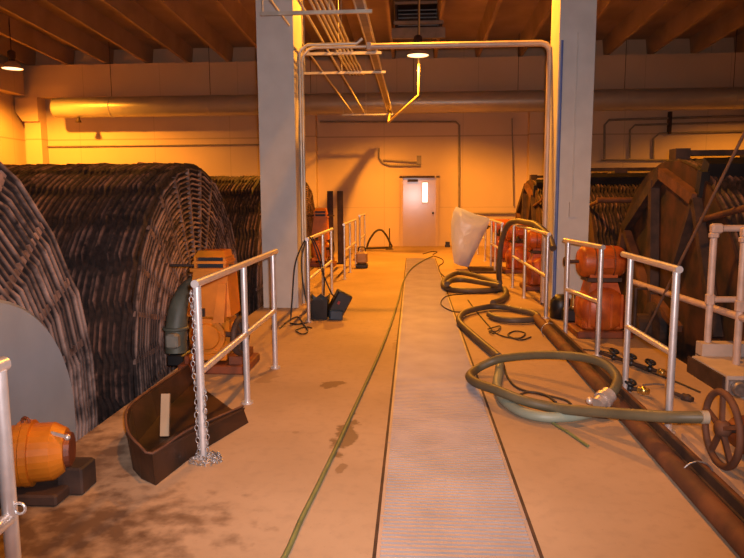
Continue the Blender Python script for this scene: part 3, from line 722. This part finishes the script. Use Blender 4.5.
m = MB(); m.box((-.98, 8.1, .065), (.17, .2, .13), ry=.1, rz=.25, bev=.015); m.build('case_foot', M('dark_blue_plastic', (.03, .06, .10), .5), t)
m = MB(); m.box((-.93, 8.04, .22), (.03, .02, .04), ry=.5); m.build('red_switch', M('red_plastic', (.4, .03, .02), .4), t)
def cab(name, pts, r, label): return hose(name, pts, r, black_m, label, 'cable', 6, 'black cables on the left railing')
cab('cable', [(-1.52, 7.9, .012), (-1.50, 7.95, .3), (-1.46, 7.95, .7), (-1.36, 7.94, .96), (-1.28, 7.94, 1.055), (-1.22, 7.97, .95), (-1.12, 8.0, .6), (-1.02, 8.02, .35), (-.97, 8.05, .29)], .009, 'black cable arching over the rail post and down to the tipped case')
cab('cable', [(-1.31, 7.93, 1.03), (-1.37, 7.93, .8), (-1.36, 7.92, .5), (-1.30, 7.9, .2), (-1.25, 7.95, .012), (-1.38, 7.7, .012), (-1.5, 7.75, .012)], .009, 'black cable hanging straight down the front of the rail post')
cab('cable', [(-1.24, 7.97, 1.05), (-1.16, 8.02, .85), (-1.12, 8.1, .55), (-1.13, 8.15, .30)], .008, 'black cable hanging from the rail post into the bin')
cab('cable', [tuple(G(x, y, .012)) for x, y in ((280, 328), (288, 321), (298, 317), (304, 325), (308, 331), (302, 334), (296, 330), (306, 327), (312, 328))], .008, 'black cable coiled on the floor at the left column foot')
t = thing('jug', G(362, 268), 'squat grey jug with a dark base by the far left railing', 'jug')
g = G(362, 268)
m = MB(); m.box(g+Vector((0, 0, .05)), (.26, .24, .1), bev=.02); m.build('base', black_m, t)
m = MB(); m.box(g+Vector((0, 0, .23)), (.25, .23, .26), bev=.04); m.cyl(g+Vector((0, 0, .36)), g+Vector((0, 0, .42)), .035); m.build('body', M('tan_plastic', (.42, .26, .13), .5), t)
m = MB(); m.tube([g+Vector((-.08, 0, .36)), g+Vector((-.06, 0, .45)), g+Vector((.06, 0, .45)), g+Vector((.08, 0, .36))], .012, 8); m.build('handle', black_m, t)
hose('arched_hose', [Vector((p.x, p.y, max(p.z, .035))) for p in [AY(x, y, Y) for x, y, Y in ((367, 249, 19.3), (369, 241, 19.3), (375, 232, 19.3), (381, 230, 19.35), (386, 235, 19.4), (390, 243, 19.45), (391, 249, 19.45), (378, 249, 19.15), (366, 250, 19.0))]], .03, cord_m, 'dark hose arching off the floor by the back wall')
m = MB(); a = G(389.5, 249.5); m.cyl(a, a+Vector((.0, 0, .62)), .018); m.cyl(a, a+Vector((0, 0, .07)), .13, .03); tag(m.build('stand_pipe', cord_m), 'short upright rod on a foot beside the arching hose', 'rod')
for i, (px, lab) in enumerate(((328.5, 'left of the two tall rusty uprights behind the far left railing'), (338.5, 'right of the two tall rusty uprights behind the far left railing'))):
    a = AY(px, 191, 14.9); m = MB(); hh = a.z
    m.box((a.x, 14.9, hh/2), (.05, .14, hh)); m.box((a.x+.05, 14.84, hh/2), (.12, .03, hh)); m.box((a.x+.02, 14.9, .01), (.2, .2, .02))
    tag(m.build('steel_upright', rustd_m), lab, 'post', 'pair of rusty uprights')

# ------------------------------------------------------------------ white plastic sheet
def plastic():
    m = MB(); Y0 = 13.9
    out = [(456, 206.5), (463, 209), (475, 214), (489.5, 218.5), (490, 221), (485, 232), (479, 245), (472, 259), (468.5, 267), (460, 265.5), (454, 263), (452, 250), (451, 236), (451, 222), (453, 212)]
    c = AY(463, 236, Y0); n = len(out); rings = 6
    vs = []; 
    for s in (-1, 1):
        for k in range(rings+1):
            f = k/rings; th = math.sqrt(max(0, 1-f**2.2))*.16
            for i, (x, y) in enumerate(out):
                p = AY(x, y, Y0); p = c.lerp(p, f)
                w = .035*math.sin(i*2.3+k*1.7)*(f if f < 1 else 0) + .03*math.sin(p.z*9+p.x*7)*(f*(1-f))*3
                vs.append((p.x, Y0+s*th+w, max(p.z, .012)))
    o2 = (rings+1)*n; fs = []
    for b, sgn in ((0, 1), (o2, -1)):
        for k in range(rings):
            for i in range(n):
                q4 = (b+k*n+i, b+k*n+(i+1) % n, b+(k+1)*n+(i+1) % n, b+(k+1)*n+i); fs.append(q4 if sgn > 0 else tuple(reversed(q4)))
    m.add(vs, fs, True); return m
tag(plastic().build('plastic_sheet', plast_m), 'puffed white plastic sheet standing at the walkway edge near the door', 'plastic sheet')
m = MB(); a = G(466, 271); m.box((1.55, a.y+.05, .02), (.75, 1.0, .04))
tag(m.build('hatch_plate', rustd_m), 'dark rusty hatch plate on the floor below the white plastic sheet', 'hatch')
m = MB(); a = G(447.5, 247); m.box(a+Vector((0, 0, .11)), (.13, .12, .10)); m.box(a+Vector((0, 0, .03)), (.16, .14, .06)); tag(m.build('junction_box', black_m), 'small dark box on the floor right of the door', 'box')
t = thing('pump', (1.9, 8.1, 0), 'small black pump at the foot of the right column', 'pump')
m = MB(); m.lathe((1.88, 8.3, 0), (0, 0, 1), [(0, 0), (.13, 0), (.13, .22), (.1, .26), (.06, .3), (0, .3)], 18); m.box((1.95, 8.05, .09), (.2, .2, .18), bev=.03); m.build('pump_body', black_m, t)
m = MB(); a = AX(573, 312, 1.93); m.cyl((1.96, 7.98, .18), (1.96, 7.98, .3), .035); m.sphere((1.96, 7.98, .2), .04); m.cyl((1.96, 7.98, .3), (1.96, 7.98, .38), .02); m.build('valve_cap', brass_m, t)

# ------------------------------------------------------------------ conduits and trapezes overhead
ZT = 3.79
def trapeze(Y, x0, x1, label, z=ZT):
    t = thing('trapeze_hanger', ((x0+x1)/2, Y, z), label, 'pipe hanger', 'strut trapezes carrying the conduits')
    m = MB(); m.box(((x0+x1)/2, Y, z-.02), (x1-x0, .042, .042)); m.build('strut', cond_m, t)
    for f in (.02, .62 if Y < 9 else .47):
        x = x0+(x1-x0)*f; m = MB(); m.cyl((x, Y, z-.05), (x, Y, zc(Y)+.5), .008, seg=8); m.build('hanger_rod', cond_m, t)
trapeze(8.2, -1.87, -.5, 'nearest strut trapeze, crossing the face of the left column')
trapeze(10.5, -1.76, -.50, 'second strut trapeze from the camera, behind the left column top')
trapeze(12.1, -2.0, -.50, 'third strut trapeze from the camera, above the left of the door')
trapeze(18.2, -1.95, -.55, 'farthest strut trapeze, by the diagonal yellow pipe')
cgp = 'conduits running along the ceiling'
names = ['leftmost thin conduit of the overhead bundle, slanting across the column', 'second overhead conduit from the left, next to the slanting one', 'third overhead conduit from the left in the bundle', 'fourth overhead conduit from the left in the bundle', 'fifth overhead conduit from the left in the bundle', 'sixth overhead conduit from the left in the bundle', 'rightmost conduit of the tight overhead bundle']
for i, (x, ye) in enumerate(((-1.65, 18.3), (-1.33, 18.3), (-1.20, 12.3), (-1.14, 12.3), (-1.08, 12.3), (-1.02, 12.3), (-.96, 12.3))):
    m = MB(); r = .014 if i == 0 else .017
    if ye < 13: m.tube([(x, -2, ZT+r), (x, ye-.9, ZT+r), (x+.02, ye-.6, ZT+r), (x+.02, ye+.2, ZT+r)], r, 8, sm=False)
    else: m.cyl((x, -2, ZT+r), (x, ye, ZT+r), r, seg=8)
    tag(m.build('conduit', cond_m), names[i], 'conduit', cgp)
t = thing('cable_tray', (-.63, 8, ZT), 'narrow brown cable tray right of the overhead conduit bundle', 'cable tray')
m = MB(); m.box((-.635, 8.2, ZT+.012), (.10, 20.4, .012)); m.build('tray_bottom', tray_m, t)
for x in (-.69, -.58): m = MB(); m.cyl((x, -2, ZT+.022), (x, 18.4, ZT+.022), .02, seg=8); m.build('side_pipe', cond_m, t)
# conduits running across between the columns
m = MB(); zz = 3.63; m.tube([(-.62, 9.42, zz), (1.76, 9.42, zz), (1.82, 9.42, zz-.02), (1.865, 9.42, zz-.07), (1.88, 9.42, zz-.14), (1.88, 9.42, .01)], .042, 10, sm=False)
m.box((-.62, 9.42, zz), (.06, .1, .1)); tag(m.build('conduit', tray2_m), 'thick conduit spanning the walkway to the right column', 'conduit', 'conduits arching across between the columns')
m = MB(); m.tube([(-1.57, 9.42, .01), (-1.57, 9.42, zz-.2), (-1.545, 9.42, zz-.1), (-1.47, 9.42, zz-.02), (-1.38, 9.42, zz), (-.66, 9.42, zz)], .022, 10, sm=False)
tag(m.build('conduit', cond_m), 'thin conduit rising up the left column and bending across to the thick one', 'conduit', 'conduits arching across between the columns')
m = MB(); m.tube([(-1.575, 9.25, .01), (-1.575, 9.25, 3.5), (-1.555, 9.25, 3.57), (-1.46, 9.25, 3.63), (-.78, 9.25, 3.635), (-.70, 9.25, 3.7)], .022, 10, sm=False)
tag(m.build('conduit', cond_m), 'conduit bending from the left column up to the cable tray', 'conduit', 'conduits on the columns')
for i, (y, r, z1, lab) in enumerate(((9.28, .03, 3.45, 'yellow lit conduit nearest the front edge of the right column'), (9.40, .024, 3.3, 'thin conduit between two others on the inner face of the right column'))):
    m = MB(); m.tube([(1.945, y, .01), (1.945, y, z1)], r, 10, sm=False); m.box((1.945, y, z1+.05), (.07, .08, .12)); m.box((1.945, y, 2.2), (.05, .1, .2))
    tag(m.build('conduit', cond_m), lab, 'conduit', 'conduits on the columns')
m = MB(); xb = AY(558.5, 150, 8.925).x; m.cyl((xb, 8.925, .01), (xb, 8.925, 3.55), .022, seg=10); tag(m.build('blue_light_fringe', blue_m), 'thin strip painted as a bluish light fringe up the front corner of the right column', 'pipe')  # blue strip stands in for a bluish light fringe on the column
m = MB(); xb = AY(573, 180, 8.94).x; m.cyl((xb, 8.94, 1.65), (xb, 8.94, 3.65), .009, seg=8); m.box((xb, 8.93, 1.36), (.08, .05, .2)); m.cyl((xb, 8.94, 1.4), (xb, 8.94, 1.66), .008); tag(m.build('outlet_box', conc_m), 'small grey outlet box with thin conduit on the right column face', 'outlet')
# yellow pipe under the hanging lamp
LX, LY, LZ = AY(418, 55, 16.).x, 16.0, AY(418, 55, 16.).z
m = MB(); e1 = Vector((LX+.02, 16.35, AY(418.5, 95, 16.35).z)); e2 = AY(388.5, 122.5, 16.9)
m.tube([(LX+.02, 16.35, zc(16.35)+.497), e1, e2, e2 + Vector((0, 1.1, .45))], .028, 10, sm=False)
 
tag(m.build('drop_pipe', M('yellow_pipe', (.75, .58, .22), .4, .1, var=.1)), 'yellow pipe dropping past the lit lamp and slanting to the left', 'pipe')

# duct along the back wall
t = thing('round_duct', (0, 19.45, 4.0), 'long round duct along the back wall under the girder', 'duct')
a = AY(54, 107, 19.45)
ZD = 4.24
m = MB(); m.lathe((a.x, 19.45, ZD), (1, 0, 0), [(0, 0), (.24, 0), (.29, .04), (.30, .1), (.30, 23.5)], 28); m.build('duct_body', duct_m, t)
for x in range(-9, 12, 3):
    m = MB(); m.torus((x, 19.45, ZD), (1, 0, 0), .302, .012, 28, 6); m.build('band', duct_m, t)
    m = MB(); m.cyl((x, 19.45, ZD+.3), (x, 19.45, zc(19.45)+.5), .008, seg=6); m.build('hanger_rod', rustd_m, t)
m = MB(); p = AY(78, 119, 19.4); m.lathe((p.x, 19.42, ZD-.28), (0, 0, -1), [(.05, 0), (.05, .06), (.09, .16), (0, .16)], 14); m.build('spout', rustd_m, t)
# wall conduits
def wallpipe(pts, r, label, mat=None, group='conduits on the back wall', Yp=None):
    m = MB(); Yw = YB-.06 if Yp is None else Yp
    P = [AY(x, y, Yw) for x, y in pts]; m.tube(P, r, 8, sm=False)
    return tag(m.build('wall_conduit', mat or tray_m), label, 'conduit', group)
wallpipe([(320, 122), (456, 122), (459, 125), (459, 209), (459, 247)], .035, 'conduit crossing above the door and dropping to the right of it')
wallpipe([(379, 148), (379, 158), (383, 163), (390, 165.5), (421, 165.5)], .03, 'short bent conduit on the back wall left above the door')
wallpipe([(383, 160), (421, 162.5)], .025, 'short straight conduit above the door, over the bent one')
m = MB(); p = AY(419, 160, YB-.05); m.box(p, (.14, .1, .26)); tag(m.build('wall_box', tray_m), 'small box on the back wall above the door', 'box')
wallpipe([(604.5, 160), (604.5, 125), (609, 120), (744, 116)], .035, 'outermost of the three nested bent conduits right of the right column')
wallpipe([(630, 158), (630, 130), (635, 125), (744, 122)], .03, 'middle of the three nested bent conduits right of the right column')
wallpipe([(653.5, 160), (653.5, 139), (659, 133.5), (744, 131)], .03, 'innermost of the three nested bent conduits right of the right column')
wallpipe([(601, 160), (670, 160)], .03, 'straight horizontal conduit below the three nested bent conduits')
m = MB(); p = AY(669.5, 123, YB-.08); m.box(p, (.08, .16, .65)); tag(m.build('strut_bracket', rustd_m), 'dark vertical strut clamping the nested conduits to the wall', 'bracket')
wallpipe([(42, 146.5), (300, 144)], .02, 'thin pipe running level along the back wall above the left drums')
wallpipe([(470, 213.5), (523, 213.5)], .03, 'thin horizontal pipe low on the back wall beside the white plastic sheet')
wallpipe([(512, 118), (513.5, 206)], .018, 'thin vertical pipe on the back wall left of the right column')

# vent unit at the ceiling
t = thing('ceiling_vent', (.12, 17, 5.55), 'dark square vent unit under the ceiling above the hanging lamp', 'vent')
m = MB(); zt = zc(17)+.5
for x in (-.42, .66): m.box((x, 17, (5.62+zt)/2), (.06, 1.1, zt-5.62))
m.box((.12, 17.5, (5.75+zt)/2), (1.1, .06, zt-5.75)); m.box((.12, 17, zt-.03), (1.1, 1.1, .06)); m.build('casing', rustd_m, t)
m = MB(); m.box((.12, 16.46, 6.18), (1.14, .06, .06)); m.box((.12, 16.46, 5.72), (1.2, .06, .08)); m.box((.12, 16.5, 5.48), (1.3, .06, .24)); m.box((.12, 17.0, 5.6), (1.2, 1.0, .04)); m.build('hood_lip', tray_m, t)
m = MB()
for k in range(5): m.box((.12, 16.85, 5.76+.09*k), (1.0, .05, .02), rx=.5)
m.build('louvre', gray_m, t)

# ------------------------------------------------------------------ lamps
def lamp(loc, label):
    x, y, z = loc; t = thing('high_bay_lamp', loc, label, 'lamp', 'high bay sodium lamps')
    zr = zc(y)+.5-z
    m = MB(); m.lathe((0, 0, 0), (0, 0, 1), [(.27, 0), (.26, .03), (.17, .13), (.09, .18), (.07, .2)], 28); m.lathe((0, 0, 0), (0, 0, 1), [(.262, .005), (.165, .122), (.085, .172)], 28); m.build('reflector', refl_m, t, False)
    m = MB(); m.lathe((0, 0, .19), (0, 0, 1), [(0, 0), (.07, 0), (.075, .06), (.10, .12), (.10, .24), (.06, .28), (0, .28)], 20); m.build('ballast', rustd_m, t, False)
    m = MB(); m.cyl((0, 0, .45), (0, 0, zr), .012, seg=8); m.build('hanger_rod', rustd_m, t, False)
    m = MB(); m.cyl((0, 0, .012), (0, 0, .02), .245, seg=28); m.build('lens', reflector_glow_m, t, False)  # glowing disc added to stand for the lit inside of the reflector
    m = MB(); m.sphere((0, 0, .09), .06, sc=(1, 1, 1.1)); m.build('bulb', bulb_m, t, False)
    return t
LAMPS = [(LX, LY, LZ-.02)]
p = AY(12.5, 69, 17.0); LAMPS.append((p.x, p.y, p.z))
LAMPS += [(.25, 9.75, 5.5), (9.8, 16.8, 4.9), (.2, 2.2, 5.6), (-10.0, 8.5, 5.3), (10.5, 8.5, 5.3)]
lamp(LAMPS[0], 'lit lamp with a dish shade hanging above the door')
lamp(LAMPS[1], 'lit lamp with a dish shade in the top left corner')
for i, l in enumerate(LAMPS[2:]):
    lamp(l, ['lamp hanging over the walkway between the columns, above the view', 'lamp hanging in the right back corner, outside the view', 'lamp hanging overhead near the camera, above the view', 'lamp over the left drums, outside the view', 'lamp over the right drums, outside the view'][i])
SOD = (1.0, .345, .022)
POW = [2450, 2500, 1200, 950, 650, 220, 220]
for (x, y, z), e in zip(LAMPS, POW):
    l = bpy.data.lights.new('sodium', 'SPOT'); l.color = SOD; l.energy = e; l.spot_size = math.radians(164 if x < -10.2 else 146); l.spot_blend = .35; l.shadow_soft_size = .07
    o = bpy.data.objects.new('sodium_light', l); COL.objects.link(o); o.location = (x, y, z-.03)
# the camera's own flash, beside the lens
l = bpy.data.lights.new('flash', 'SPOT'); l.color = (1.0, .87, .88); l.energy = 900; l.spot_size = math.radians(88); l.spot_blend = .85; l.shadow_soft_size = .025
o = bpy.data.objects.new('flash_light', l); COL.objects.link(o); o.location = CAM + Rt*.05 + Up*.06 + Fw*.02
o.rotation_euler = (cam.matrix_world @ Matrix.Rotation(math.radians(4), 4, 'X')).to_euler()
w = bpy.data.worlds.new('world'); scene.world = w; w.use_nodes = True
w.node_tree.nodes['Background'].inputs[0].default_value = (.06, .02, .006, 1); w.node_tree.nodes['Background'].inputs[1].default_value = .3

vs_ = scene.view_settings
vs_.view_transform = 'Standard'; vs_.look = 'None'; vs_.gamma = 1; vs_.use_curve_mapping = False; vs_.exposure = 0.0
scene.cycles.use_denoising = True
scene.cycles.max_bounces = 6; scene.cycles.sample_clamp_indirect = 6
